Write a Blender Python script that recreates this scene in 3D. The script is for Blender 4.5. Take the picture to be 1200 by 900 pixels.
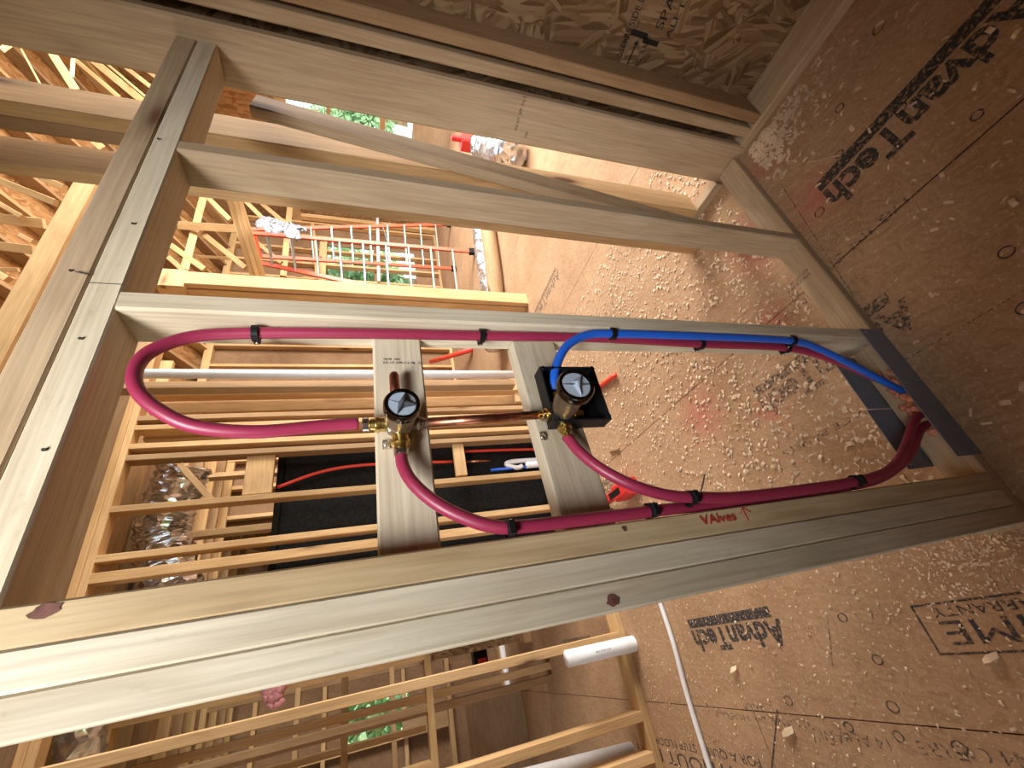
import bpy, math, random
from mathutils import Vector, Matrix
random.seed(11)
SC = bpy.context.scene
COL = SC.collection
for o in list(bpy.data.objects): bpy.data.objects.remove(o)

# ------------------------------------------------------------------ camera
H = 1.43
CR = Matrix(((-0.18903, -0.83794, 0.51199), (-0.27495, 0.54572, 0.79158), (-0.94270, 0.00872, -0.33347)))
def fix(m):
    a = Vector((m[0][0], m[1][0], m[2][0])).normalized(); b = Vector((m[0][1], m[1][1], m[2][1]))
    b = (b - a * b.dot(a)).normalized(); c = a.cross(b)
    return a, b, c
_r, _d, _f = fix(CR)
cam = bpy.data.objects.new('camera', bpy.data.cameras.new('camera')); COL.objects.link(cam)
cam.data.sensor_width = 36; cam.data.lens = 497 / 1200 * 36; cam.data.clip_start = .02; cam.data.clip_end = 200
cam.matrix_world = Matrix(((_r.x, -_d.x, -_f.x, 0), (_r.y, -_d.y, -_f.y, 0), (_r.z, -_d.z, -_f.z, H), (0, 0, 0, 1)))
SC.camera = cam
def ray(px, py): return _r * (px - 600) + _d * (py - 450) + _f * 497
EYE = Vector((0, 0, H))
def PY(px, py, y): r = ray(px, py); return EYE + r * (y / r.y)
def PX(px, py, x): r = ray(px, py); return EYE + r * (x / r.x)
def PZ(px, py, z): r = ray(px, py); return EYE + r * ((z - H) / r.z)

# ------------------------------------------------------------------ light and exposure
W = bpy.data.worlds.new('daylight'); SC.world = W; W.use_nodes = True
bg = W.node_tree.nodes['Background']; bg.inputs[0].default_value = (.80, .90, 1, 1); bg.inputs[1].default_value = 2.4
def area(name, loc, target, sx, sy, power, color):
    l = bpy.data.lights.new(name, 'AREA'); l.shape = 'RECTANGLE'; l.size = sx; l.size_y = sy; l.energy = power; l.color = color
    o = bpy.data.objects.new(name, l); COL.objects.link(o); o.location = loc
    o.rotation_euler = (Vector(target) - Vector(loc)).to_track_quat('-Z', 'Y').to_euler(); return o
area('fill_lamp_room', (5.9, .6, 2.1), (2.0, 2.9, .6), 3.0, 2.4, 680, (1, .96, .90))  # off-frame fill lamp added to brighten the far room, standing in for daylight
k_ = area('key_lamp_hall', (-.70, -.40, 2.75), (.16, .6, 1.80), 1.0, .6, 11.5, (.97, .98, 1)); k_.data.spread = math.radians(60)  # added unseen key lamp, spread narrowed to keep the near corner dark
area('fill_lamp_left', (-3.7, 3.6, 2.4), (1.5, 3.6, 1.2), 2.0, 1.6, 42, (1, .95, .88))  # added off-frame fill lamp from the left, not a window itself
sl = bpy.data.lights.new('sun', 'SUN'); sl.energy = 5; sl.angle = .02; sl.color = (1, .96, .88)
so = bpy.data.objects.new('sun', sl); COL.objects.link(so); so.rotation_euler = Vector((.45, .25, -1)).to_track_quat('-Z', 'Y').to_euler()
SC.view_settings.view_transform = 'Standard'; SC.view_settings.look = 'None'
SC.view_settings.gamma = 1; SC.view_settings.use_curve_mapping = False; SC.view_settings.exposure = 0.05

# ------------------------------------------------------------------ object helpers
WM = {}
def link(o, parent=None, M=None):
    COL.objects.link(o); M = M or Matrix()
    if parent is not None:
        o.parent = parent; o.matrix_parent_inverse = WM[parent.name].inverted()
    o.matrix_basis = M; WM[o.name] = M.copy(); return o
def tag(o, label=None, cat=None, group=None, kind=None):
    if label: o['label'] = label
    if cat: o['category'] = cat
    if group: o['group'] = group
    if kind: o['kind'] = kind
    return o
def thing(name, label, cat, loc=(0, 0, 0), group=None, kind=None):
    return tag(link(bpy.data.objects.new(name, None), None, Matrix.Translation(Vector(loc))), label, cat, group, kind)
def mesh(name, vs, fs, mat, parent=None, M=None, smooth=False):
    me = bpy.data.meshes.new(name); me.from_pydata([tuple(v) for v in vs], [], fs); me.update()
    if mat: me.materials.append(mat)
    if smooth:
        for p in me.polygons: p.use_smooth = True
    return link(bpy.data.objects.new(name, me), parent, M)
def frame(c, ax, ay):
    ax = Vector(ax).normalized(); ay = Vector(ay); ay = (ay - ax * ay.dot(ax)).normalized(); az = ax.cross(ay); c = Vector(c)
    return Matrix(((ax.x, ay.x, az.x, c.x), (ax.y, ay.y, az.y, c.y), (ax.z, ay.z, az.z, c.z), (0, 0, 0, 1)))
BM = {}
def boxdata(l, w, t, b):
    # bevelled bar: long axis X, eased edges of size b
    hl, hw, ht = l / 2, w / 2, t / 2
    prof = [(hw - b, ht), (-hw + b, ht), (-hw, ht - b), (-hw, -ht + b), (-hw + b, -ht), (hw - b, -ht), (hw, -ht + b), (hw, ht - b)]
    vs = [(-hl, y, z) for y, z in prof] + [(hl, y, z) for y, z in prof]
    fs = [tuple((i, (i + 1) % 8, (i + 1) % 8 + 8, i + 8)) for i in range(8)] + [tuple(range(7, -1, -1)), tuple(range(8, 16))]
    return vs, fs
def bar(name, parent, A, B, w, t, ref, mat, b=.003):
    """bar from A to B; w is its size along ref, t the other one"""
    A = Vector(A); B = Vector(B); l = (B - A).length
    vs, fs = boxdata(l, w, t, min(b, w * .2, t * .2))
    return mesh(name, vs, fs, mat, parent, frame((A + B) / 2, B - A, ref))
def box(name, parent, x0, x1, y0, y1, z0, z1, mat, b=.003, rot=None):
    d = [x1 - x0, y1 - y0, z1 - z0]; c = Vector(((x0 + x1) / 2, (y0 + y1) / 2, (z0 + z1) / 2))
    k = d.index(max(d)); ax = Vector([1 if i == k else 0 for i in range(3)])
    j = (k + 1) % 3; ay = Vector([1 if i == j else 0 for i in range(3)])
    vs, fs = boxdata(d[k], d[j], d[(k + 2) % 3], min(b, .2 * d[j], .2 * d[(k + 2) % 3]))
    M = frame(c, ax, ay)
    if rot: M = Matrix.Translation(c) @ rot.to_4x4() @ Matrix.Translation(-c) @ M
    return mesh(name, vs, fs, mat, parent, M)
def smoothpath(P, n=8):
    P = [Vector(p) for p in P]; Q = [P[0] * 2 - P[1]] + P + [P[-1] * 2 - P[-2]]; out = []
    for i in range(1, len(Q) - 2):
        a, b, c, d = Q[i - 1:i + 3]
        for k in range(n):
            t = k / n
            out.append(.5 * ((2 * b) + (c - a) * t + (2 * a - 5 * b + 4 * c - d) * t * t + (3 * b - a - 3 * c + d) * t ** 3))
    out.append(P[-1]); return out
def sweepdata(path, r, seg=16, caps=True):
    vs = []; fs = []; n = len(path); up = None
    rs = r if isinstance(r, (list, tuple)) else [r] * n
    for i, p in enumerate(path):
        t = (path[min(i + 1, n - 1)] - path[max(i - 1, 0)]).normalized()
        if up is None:
            up = t.cross(Vector((.3, .2, 1))).normalized()
        up = (up - t * up.dot(t)).normalized(); s = t.cross(up)
        for k in range(seg):
            a = 2 * math.pi * k / seg; vs.append(p + (up * math.cos(a) + s * math.sin(a)) * rs[i])
    for i in range(n - 1):
        for k in range(seg):
            k2 = (k + 1) % seg; fs.append((i * seg + k, i * seg + k2, (i + 1) * seg + k2, (i + 1) * seg + k))
    if caps: fs += [tuple(range(seg - 1, -1, -1)), tuple((n - 1) * seg + k for k in range(seg))]
    return vs, fs
def tube(name, parent, P, r, mat, n=8, seg=16, smoothp=True, caps=True, loc=None):
    path = smoothpath(P, n) if smoothp and len(P) > 2 else [Vector(p) for p in P]
    vs, fs = sweepdata(path, r, seg, caps)
    o = path[0].copy(); vs = [v - o for v in vs]
    return mesh(name, vs, fs, mat, parent, Matrix.Translation(o), True)
def lathe(name, parent, c, axis, prof, mat, seg=32, smooth=True):
    """prof: list of (distance along axis, radius)"""
    ax = Vector(axis).normalized(); u = ax.cross(Vector((.13, .31, .9))).normalized(); v = ax.cross(u); c = Vector(c)
    vs = []; fs = []
    for h, r in prof:
        for k in range(seg):
            a = 2 * math.pi * k / seg; vs.append(ax * h + (u * math.cos(a) + v * math.sin(a)) * max(r, 1e-5))
    for i in range(len(prof) - 1):
        for k in range(seg):
            k2 = (k + 1) % seg; fs.append((i * seg + k, i * seg + k2, (i + 1) * seg + k2, (i + 1) * seg + k))
    fs += [tuple(range(seg)), tuple((len(prof) - 1) * seg + k for k in range(seg - 1, -1, -1))]
    o = mesh(name, vs, fs, mat, parent, Matrix.Translation(c))
    if smooth:
        for p in o.data.polygons: p.use_smooth = len(p.vertices) == 4
        sh = o.data; sh.set_sharp_from_angle(angle=math.radians(35))
    return o
def extrude(name, parent, M, outline, depth, mat):
    n = len(outline); vs = [(x, y, 0) for x, y in outline] + [(x, y, depth) for x, y in outline]
    fs = [tuple(range(n - 1, -1, -1)), tuple(range(n, 2 * n))] + [(i, (i + 1) % n, (i + 1) % n + n, i + n) for i in range(n)]
    return mesh(name, vs, fs, mat, parent, M)
def text(name, parent, s, at, right, up, size, mat, width=None, stretch=1.0, bold=0.0):
    cu = bpy.data.curves.new(name, 'FONT'); cu.body = s; cu.size = size; cu.offset = bold; cu.resolution_u = 3
    tmp = bpy.data.objects.new('tmp_text', cu); COL.objects.link(tmp)
    dg = bpy.context.evaluated_depsgraph_get(); me = bpy.data.meshes.new_from_object(tmp.evaluated_get(dg)); bpy.data.objects.remove(tmp)
    xs = [v.co.x for v in me.vertices]
    k = (width / (max(xs) - min(xs))) if width else stretch
    for v in me.vertices: v.co.x = (v.co.x - min(xs)) * k
    me.materials.append(mat); me.name = name
    return link(bpy.data.objects.new(name, me), parent, frame(at, right, up))

# ------------------------------------------------------------------ materials
def newmat(name):
    m = bpy.data.materials.new(name); m.use_nodes = True; nt = m.node_tree
    return m, nt, nt.nodes['Principled BSDF'], nt.nodes, nt.links
def N(nt, t, **k):
    n = nt.nodes.new(t)
    for a, b in k.items():
        if a.startswith('i_'): n.inputs[a[2:]].default_value = b
        else: setattr(n, a, b)
    return n
def ramp(nt, fac, stops):
    r = nt.nodes.new('ShaderNodeValToRGB'); e = r.color_ramp.elements
    while len(e) < len(stops): e.new(.5)
    for i, (p, c) in enumerate(stops):
        e[i].position = p; e[i].color = tuple(c) + (1,) if len(c) == 3 else c
    nt.links.new(fac, r.inputs[0]); return r.outputs[0]
def coords(nt, scale, rnd=True):
    tc = N(nt, 'ShaderNodeTexCoord'); mp = N(nt, 'ShaderNodeMapping'); mp.inputs['Scale'].default_value = scale
    nt.links.new(tc.outputs['Object'], mp.inputs['Vector'])
    if rnd:
        oi = N(nt, 'ShaderNodeObjectInfo'); mu = N(nt, 'ShaderNodeVectorMath', operation='SCALE'); mu.inputs[0].default_value = (37, 23, 61)
        nt.links.new(oi.outputs['Random'], mu.inputs['Scale']); nt.links.new(mu.outputs[0], mp.inputs['Location'])
        return mp.outputs[0], oi.outputs['Random']
    return mp.outputs[0], None
def mixc(nt, f, a, b, mode='MIX'):
    m = N(nt, 'ShaderNodeMix', data_type='RGBA', blend_type=mode)
    for sock, v in ((m.inputs[0], f), (m.inputs[6], a), (m.inputs[7], b)):
        if hasattr(v, 'links'): nt.links.new(v, sock)
        elif isinstance(v, (int, float)): sock.default_value = v
        else: sock.default_value = tuple(v) + (1,)
    return m.outputs[2]
def lumber(name, light, dark, knot=(.16, .08, .04), rough=.72, ring=1.0, stain=0.0, rc=.22):
    m, nt, p, ns, L = newmat(name)
    v, rnd = coords(nt, (1.3, 9, 9))
    n1 = N(nt, 'ShaderNodeTexNoise', i_Scale=1.0, i_Detail=2.0, i_Distortion=.6); L.new(v, n1.inputs[0])
    mm = N(nt, 'ShaderNodeMath', operation='MULTIPLY'); L.new(n1.outputs[0], mm.inputs[0]); mm.inputs[1].default_value = 13 * ring
    fr = N(nt, 'ShaderNodeMath', operation='PINGPONG'); L.new(mm.outputs[0], fr.inputs[0]); fr.inputs[1].default_value = 1
    v2, _ = coords(nt, (6, 160, 160)); n2 = N(nt, 'ShaderNodeTexNoise', i_Scale=1.0, i_Detail=3.0); L.new(v2, n2.inputs[0])
    c1 = ramp(nt, fr.outputs[0], [(0, light), (.55, [a * .93 + b * .07 for a, b in zip(light, dark)]), (1, [a * (1 - rc) + b * rc for a, b in zip(light, dark)])])
    g = ramp(nt, n2.outputs[0], [(.3, (.82, .80, .78)), (.7, (1.06, 1.05, 1.04))])
    c2 = mixc(nt, 1.0, c1, g, 'MULTIPLY')
    v3, _ = coords(nt, (1.6, 5.5, 5.5)); vo = N(nt, 'ShaderNodeTexVoronoi', i_Scale=1.0, i_Randomness=1.0); L.new(v3, vo.inputs[0])
    k = ramp(nt, vo.outputs['Distance'], [(.07, (1, 1, 1)), (.11, (.40, .40, .40)), (.19, (0, 0, 0))])
    c3 = mixc(nt, k, c2, knot)
    v4, _ = coords(nt, (1.1, 3, 3)); n4 = N(nt, 'ShaderNodeTexNoise', i_Scale=1.0, i_Detail=4.0); L.new(v4, n4.inputs[0])
    s = ramp(nt, n4.outputs[0], [(.35, (.80, .76, .70)), (.6, (1.05, 1.05, 1.05))])
    c4 = mixc(nt, 1.0, c3, s, 'MULTIPLY')
    r = ramp(nt, rnd, [(0, (.86, .84, .80)), (.5, (1, 1, 1)), (1, (1.05, 1.0, .93))]); c5 = mixc(nt, 1.0, c4, r, 'MULTIPLY')
    if stain:
        v5, _ = coords(nt, (14, 26, 26)); n5 = N(nt, 'ShaderNodeTexNoise', i_Scale=1.0, i_Detail=6.0, i_Roughness=.7); L.new(v5, n5.inputs[0])
        s5 = ramp(nt, n5.outputs[0], [(.60, (1, 1, 1)), (.72, (.62, .58, .52))]); c5 = mixc(nt, stain, c5, mixc(nt, 1.0, c5, s5, 'MULTIPLY'))
    L.new(c5, p.inputs['Base Color']); p.inputs['Roughness'].default_value = rough; p.inputs['Specular IOR Level'].default_value = .25
    bp = N(nt, 'ShaderNodeBump', i_Strength=.25, i_Distance=.002); L.new(n2.outputs[0], bp.inputs['Height']); L.new(bp.outputs[0], p.inputs['Normal'])
    return m
PALE = lumber('pale bleached spruce', (.66, .60, .47), (.40, .28, .15), stain=.5)
HONEY = lumber('honey coloured stud', (.62, .49, .30), (.36, .22, .10), ring=.7, rc=.38)
SPRUCE = lumber('spruce lumber', (.55, .43, .29), (.33, .20, .10))
WARM = lumber('yellow pine lumber', (.68, .46, .24), (.42, .24, .09), knot=(.14, .06, .03))
BROWN = lumber('old brown lumber', (.44, .29, .16), (.24, .13, .06), knot=(.10, .05, .03))
def osb(name, c_lo, c_mid, c_hi, scale=1.0, dusty=0.0, rough=.8, flake=1.0, wall=False, red=False):
    m, nt, p, ns, L = newmat(name)
    ge = N(nt, 'ShaderNodeNewGeometry'); P0 = ge.outputs['Position']
    if wall:
        sp = N(nt, 'ShaderNodeSeparateXYZ'); L.new(P0, sp.inputs[0]); ad = N(nt, 'ShaderNodeMath', operation='ADD'); L.new(sp.outputs[0], ad.inputs[0]); L.new(sp.outputs[1], ad.inputs[1])
        cb = N(nt, 'ShaderNodeCombineXYZ'); L.new(ad.outputs[0], cb.inputs[0]); L.new(sp.outputs[2], cb.inputs[1]); P = cb.outputs[0]
    else: P = P0
    wn = N(nt, 'ShaderNodeTexNoise', i_Scale=6.0, i_Detail=1.0); L.new(P, wn.inputs[0])
    sc = N(nt, 'ShaderNodeVectorMath', operation='MULTIPLY_ADD'); L.new(wn.outputs['Color'], sc.inputs[0]); sc.inputs[1].default_value = (.03, .03, 0); L.new(P, sc.inputs[2]); P = sc.outputs[0]
    hts = []
    for i, ang in enumerate((.25, 1.2, 2.3, 1.75)):
        rt = N(nt, 'ShaderNodeMapping'); rt.inputs['Rotation'].default_value = (0, 0, ang); rt.inputs['Location'].default_value = (i * 7.3, i * 3.1, 0)
        mp = N(nt, 'ShaderNodeMapping'); mp.inputs['Scale'].default_value = (15 * scale, 95 * scale, 0)
        L.new(P, rt.inputs[0]); L.new(rt.outputs[0], mp.inputs[0])
        vo = N(nt, 'ShaderNodeTexVoronoi', i_Scale=1.0); L.new(mp.outputs[0], vo.inputs[0]); hts.append(vo)
    f = hts[0].outputs['Color']
    for i in (1, 2, 3):
        n1 = N(nt, 'ShaderNodeTexNoise', i_Scale=(16.0 - 2 * i) * scale, i_Detail=1.5); mq = N(nt, 'ShaderNodeMapping'); mq.inputs['Location'].default_value = (i * 5., i, 0); L.new(P, mq.inputs[0]); L.new(mq.outputs[0], n1.inputs[0])
        f = mixc(nt, ramp(nt, n1.outputs[0], [(.49, (0, 0, 0)), (.51, (1, 1, 1))]), f, hts[i].outputs['Color'])
    bw = N(nt, 'ShaderNodeRGBToBW'); L.new(f, bw.inputs[0])
    c = ramp(nt, bw.outputs[0], [(.15, c_lo), (.5, c_mid), (.85, c_hi)])
    c = mixc(nt, flake, c_mid, c)
    nf = N(nt, 'ShaderNodeTexNoise', i_Scale=3.0, i_Detail=5.0); L.new(P0, nf.inputs[0])
    c = mixc(nt, 1.0, c, ramp(nt, nf.outputs[0], [(.3, (.86, .82, .78)), (.7, (1.08, 1.08, 1.08))]), 'MULTIPLY')
    if dusty:
        nd = N(nt, 'ShaderNodeTexNoise', i_Scale=95.0, i_Detail=6.0, i_Roughness=.75); L.new(P0, nd.inputs[0])
        c = mixc(nt, ramp(nt, nd.outputs[0], [(.55, (0, 0, 0)), (.70, (dusty,) * 3)]), c, (.74, .63, .50))
        c = mixc(nt, ramp(nt, nd.outputs[0], [(.30, (.6 * dusty,) * 3), (.43, (0, 0, 0))]), c, (.18, .10, .06))
        # sprayed red marks along the sole plate
    if red:
        for q, rad in (((1.12, .74, 0), .20), ((.80, .86, 0), .13), ((1.05, .50, 0), .15), ((1.32, .56, 0), .10), ((.55, 1.05, 0), .10), ((.70, 1.35, 0), .20)):
            vm = N(nt, 'ShaderNodeVectorMath', operation='DISTANCE'); L.new(P0, vm.inputs[0]); vm.inputs[1].default_value = q
            nn = N(nt, 'ShaderNodeTexNoise', i_Scale=30.0, i_Detail=5.0); L.new(P0, nn.inputs[0]); ma = N(nt, 'ShaderNodeMath', operation='MULTIPLY_ADD'); L.new(nn.outputs[0], ma.inputs[0]); ma.inputs[1].default_value = .22; L.new(vm.outputs['Value'], ma.inputs[2])
            c = mixc(nt, ramp(nt, ma.outputs[0], [(.10, (.55,) * 3), (rad + .08, (0, 0, 0))]), c, (.48, .10, .09))
    L.new(c, p.inputs['Base Color']); p.inputs['Roughness'].default_value = rough; p.inputs['Specular IOR Level'].default_value = .2
    bp = N(nt, 'ShaderNodeBump', i_Strength=.3, i_Distance=.002); L.new(bw.outputs[0], bp.inputs['Height']); L.new(bp.outputs[0], p.inputs['Normal'])
    return m
FLOOR = osb('subfloor panel', (.32, .185, .10), (.42, .265, .15), (.49, .325, .195), scale=1.3, dusty=.6, flake=.5, red=True)
OSB = osb('strand board', (.18, .10, .045), (.31, .19, .095), (.46, .31, .17), scale=.8, wall=True)
FARB = osb('far brown board', (.20, .11, .06), (.27, .16, .09), (.33, .21, .12), scale=.6, wall=True, flake=.35)
DECK = osb('roof deck board', (.26, .12, .045), (.37, .19, .075), (.46, .26, .12), scale=.6)
def plain(name, col, rough=.5, metal=0.0, noise=0.0, nscale=40, spec=.5, coat=0.0):
    m, nt, p, ns, L = newmat(name); p.inputs['Roughness'].default_value = rough; p.inputs['Metallic'].default_value = metal
    p.inputs['Specular IOR Level'].default_value = spec; p.inputs['Coat Weight'].default_value = coat
    v, _ = coords(nt, (1, 1, 1)); n = N(nt, 'ShaderNodeTexNoise', i_Scale=float(nscale), i_Detail=4.0); L.new(v, n.inputs[0])
    a = max(noise, .04); c = ramp(nt, n.outputs[0], [(.3, [x * (1 - a) for x in col]), (.7, [min(1, x * (1 + a)) for x in col])]); L.new(c, p.inputs['Base Color'])
    return m
RED = plain('crosslinked red tube', (.30, .025, .068), .42, coat=.05, nscale=6, noise=.1)
BLUE = plain('crosslinked blue tube', (.015, .12, .62), .38, coat=.2)
REDB = plain('bright red tube', (.80, .06, .03), .4)
COPPER = plain('tarnished copper', (.42, .17, .10), .35, 1.0, .35, 60)
BRASS = plain('yellow brass', (.62, .46, .16), .3, 1.0, .25, 50)
BRONZE = plain('cast bronze', (.34, .27, .19), .42, .9, .2, 120)
STEEL = plain('stainless steel', (.66, .64, .60), .25, 1.0, .1)
CHROME = plain('dark chrome', (.10, .095, .09), .15, 1.0, .1)
DIAL = plain('grey blue plastic', (.36, .42, .50), .45)
DIALD = plain('dark grey plastic', (.07, .08, .09), .4)
BLACK = plain('black plastic', (.008, .008, .009), .45, spec=.25)
GUARD = plain('grey galvanized guard steel', (.17, .19, .235), .5, 0, .12, 14)
PVC = plain('white plastic pipe', (.80, .80, .80), .35)
FOAM = plain('orange foam sealant', (.62, .25, .14), .8, 0, .3, 60)
FOIL = plain('silver foil', (.78, .79, .82), .20, .85, .1, 30)
_nt = FOIL.node_tree; _v, _ = coords(_nt, (1, 1, 1)); _n = N(_nt, 'ShaderNodeTexVoronoi', i_Scale=11.0); _nt.links.new(_v, _n.inputs[0])
_b = N(_nt, 'ShaderNodeBump', i_Strength=.8, i_Distance=.05); _nt.links.new(_n.outputs['Distance'], _b.inputs['Height']); _nt.links.new(_b.outputs[0], _nt.nodes['Principled BSDF'].inputs['Normal'])
DARK = plain('black board', (.012, .011, .010), .7, 0, .5, 60, spec=.15)
TOOL = plain('red tool plastic', (.62, .03, .03), .4)
RAIL = plain('orange fibreglass rail', (.62, .10, .045), .4)
ALU = plain('aluminium', (.40, .39, .36), .45, .8, .1)
NAIL = plain('nail steel', (.10, .09, .08), .5, .6)
WRAP = plain('grey plastic wrap', (.19, .19, .21), .35, 0, .3, 12)
CHIP = plain('fresh wood shavings', (.66, .50, .34), .8, 0, .3, 8)
PINK = plain('pink fibreglass wool', (.66, .30, .32), .95, 0, .3, 40)
GREEN = plain('leaves', (.30, .48, .24), .7, 0, .5, 10)
GRASS = plain('grass', (.28, .46, .20), .9, 0, .4, 3)
WHITE = plain('white painted board', (.80, .78, .74), .6)
GREYMET = plain('grey sheet metal', (.22, .27, .31), .4, .7, .1)
def inkmat(name, col, lo, hi, scale=220.):
    m, nt, p, ns, L = newmat(name); p.inputs['Base Color'].default_value = col + (1,); p.inputs['Roughness'].default_value = .8
    tc = N(nt, 'ShaderNodeTexCoord'); n = N(nt, 'ShaderNodeTexNoise', i_Scale=scale, i_Detail=5.0, i_Roughness=.7); L.new(tc.outputs['Object'], n.inputs[0])
    L.new(ramp(nt, n.outputs[0], [(lo, (0, 0, 0)), (hi, (1, 1, 1))]), p.inputs['Alpha']); return m
INK = inkmat('worn black ink', (.035, .035, .04), .36, .54, 90.)
INKF = inkmat('faded grey ink', (.06, .06, .065), .44, .62, 90.)
INKD = inkmat('printed black ink', (.02, .018, .015), .25, .42)
MARKER = inkmat('red marker ink', (.45, .02, .02), .25, .40)

# ------------------------------------------------------------------ floor
floor = thing('floor', 'tan wood subfloor of stamped panels strewn with shavings', 'floor', kind='structure')
box('slab', floor, -5, 8, -3, 9, -.12, -.02, BROWN)
XS = [-5.28 + 1.22 * i for i in range(12)]
for i, x in enumerate(XS[:-1]):
    y0 = -5.57 if i % 2 else -5.29
    for j in range(6):
        a, b = y0 + 2.44 * j, y0 + 2.44 * (j + 1)
        w = .0018
        vs, fs = boxdata(1.22 - 2 * w, 2.44 - 2 * w, .02, .0012)
        mesh('panel', vs, fs, FLOOR, floor, Matrix.Translation((x + .61 + .0, (a + b) / 2, -.01)))
# XS hits -.40, .82, 2.04
def stamp(x0, y0, s='AdvanTech', L=.53, hgt=.084, ink=INK, bar_=True):
    # baseline direction +Y, letter tops towards -X; x0 = baseline, y0 = start
    text('ink_lettering', floor, s, (x0, y0, .0008), (0, 1, 0), (-1, 0, 0), hgt * 1.35, ink, width=L, bold=.0038)
    if bar_:
        w = .036; x = x0 + .012
        vs = [(x, y0 + .03, .0008), (x + w, y0 + .03, .0008), (x + w, y0 + L, .0008), (x, y0 + L + .0, .0008)]
        mesh('ink_bar', vs, [(0, 1, 2, 3)], ink, floor)
stamp(-.112, 1.425)
stamp(1.040, -.07, hgt=.088, ink=INK, L=.55)
stamp(.600, .50, hgt=.085, ink=INKF, L=.56)
stamp(.70, 2.1, ink=INKF); stamp(-.10, 3.0, ink=INKF); stamp(1.55, 2.6, ink=INKF); stamp(2.35, 2.0, ink=INKF)
def ftext(s, x, y, h, ink=INKF, width=None, dirv=(0, 1, 0), up=(-1, 0, 0)):
    text('ink_lettering', floor, s, (x, y, .0008), dirv, up, h, ink, width=width)
# framed stamp near the bottom right
def framebox(x0, x1, y0, y1, t=.005, ink=INK):
    for a in ((x0, x1, y0, y0 + t), (x0, x1, y1 - t, y1), (x0, x0 + t, y0, y1), (x1 - t, x1, y0, y1)):
        mesh('ink_frame', [(a[0], a[2], .0009), (a[1], a[2], .0009), (a[1], a[3], .0009), (a[0], a[3], .0009)], [(0, 1, 2, 3)], ink, floor)
framebox(-.24, -.122, .42, .965, ink=INK)
ftext('LIFETIME', -.166, .45, .078, INK, .47); ftext('LIMITED WARRANTY', -.134, .47, .032, INK, .45)
ftext('FOR A QUIET, STIFF FLOOR', -.55, 1.82, .045, INK, .75); ftext('WITHOUT BEST', -.60, 1.86, .075, INK, .95)
ftext('N4 CIERRE', -.435, .90, .045, INKF, .26); ftext('14 ALBAÑIL', -.435, 1.24, .045, INKF, .26)
ftext('CLAVE LA HUELLA', -.415, 1.50, .03, INKF, .5); ftext('AREA', -.375, 1.68, .035, INKF, .12)
ftext('SPACE PANELS', .395, .72, .03, INKF, .36); ftext('1/8 IN SPACE', .84, .35, .04, INKF, .4); ftext('1/8 IN SPACE', .80, .62, .03, INKF, .3)
ftext('LEVEL', 1.0, 2.4, .05, INKF, .3)
for (x, y) in [(-.13, 1.18), (-.245, 1.14), (-.36, 1.17), (-.43, 1.2), (-.42, 1.35), (.55, .30), (1.22, .30), (1.30, .12), (1.05, .22), (1.0, .52), (.87, .15), (.50, .68), (.90, 1.25), (.42, .35), (1.15, .9), (1.1, .38), (-.36, 1.55), (-.44, 1.05)]:
    vs = []; n = 20; r = .012 + random.random() * .004
    for k in range(n): a = k * 2 * math.pi / n; vs += [(x + r * math.cos(a), y + r * 1.15 * math.sin(a), .001), (x + (r - .0035) * math.cos(a), y + (r - .0035) * 1.15 * math.sin(a), .001)]
    mesh('ink_ring', vs, [(2 * k, (2 * k + 2) % (2 * n), (2 * k + 3) % (2 * n), 2 * k + 1) for k in range(n)], INK, floor)
def strip(a, b, w, ink=INKF, z=.0009):
    a = Vector(a); b = Vector(b); d = (b - a).normalized(); n = Vector((-d.y, d.x, 0)) * w / 2
    mesh('ink_line', [(a - n) + Vector((0, 0, z)), (a + n) + Vector((0, 0, z)), (b + n) + Vector((0, 0, z)), (b - n) + Vector((0, 0, z))], [(0, 1, 2, 3)], ink, floor)
strip((-.128, 1.233, 0), (-.26, 1.30, 0), .004); strip((-.39, 1.62, 0), (-.60, 1.79, 0), .006, INK); strip((.82, .58, 0), (.82, -.4, 0), .004, INK)
strip((.66, .60, 0), (1.2, .55, 0), .003); strip((.455, .60, 0), (.455, .1, 0), .003)

# ------------------------------------------------------------------ front wall (the wall with the valves)
S0, S1 = .60, .684      # wall faces in y
zT = 1.776
wf = thing('wall_front', 'open stud wall that carries both shower valves and the red and blue tubing', 'stud wall', (0.7, .6, 0), kind='structure')
def stud(p, x0, x1, y0, y1, z0, z1, mat, name='stud', b=.004): return box(name, p, x0, x1, y0, y1, z0, z1, mat, b)
stud(wf, .529, .566, S0, S1, .038, zT, PALE)
stud(wf, .956, .990, S0, S1, .038, zT, SPRUCE)
stud(wf, .0870, .127, S0, S1, .038, zT + .08, HONEY, b=.0025)
stud(wf, .0487, .0867, S0 - .0015, S1, .038, zT + .08, PALE, b=.0025)
stud(wf, .0095, .0484, S0 + .0005, S1, .038, zT + .08, PALE, b=.0025)
box('top_plate', wf, .127, 1.444, S0 + .001, S1 + .002, zT, zT + .044, PALE)
box('top_plate', wf, .005, 1.444, S0, S1, zT + .0445, zT + .090, SPRUCE)
box('bottom_plate', wf, -.0, 1.444, S0, S1, 0, .038, SPRUCE)
box('block', wf, .1275, .5285, .655, .6885, 1.322, 1.410, PALE)
M = Matrix.Rotation(math.radians(-2.0), 3, 'Y')
box('block', wf, .1285, .5275, .652, .6885, 1.030, 1.128, PALE, rot=M)
text('ink_lettering', wf, 'NHB  104', (.478, .6545, 1.392), (0, 0, -1), (1, 0, 0), .007, INKD)
text('ink_lettering', wf, 'KD HT SPRUCE NL  42', (.470, .6545, 1.393), (0, 0, -1), (1, 0, 0), .007, INKD)
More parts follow.
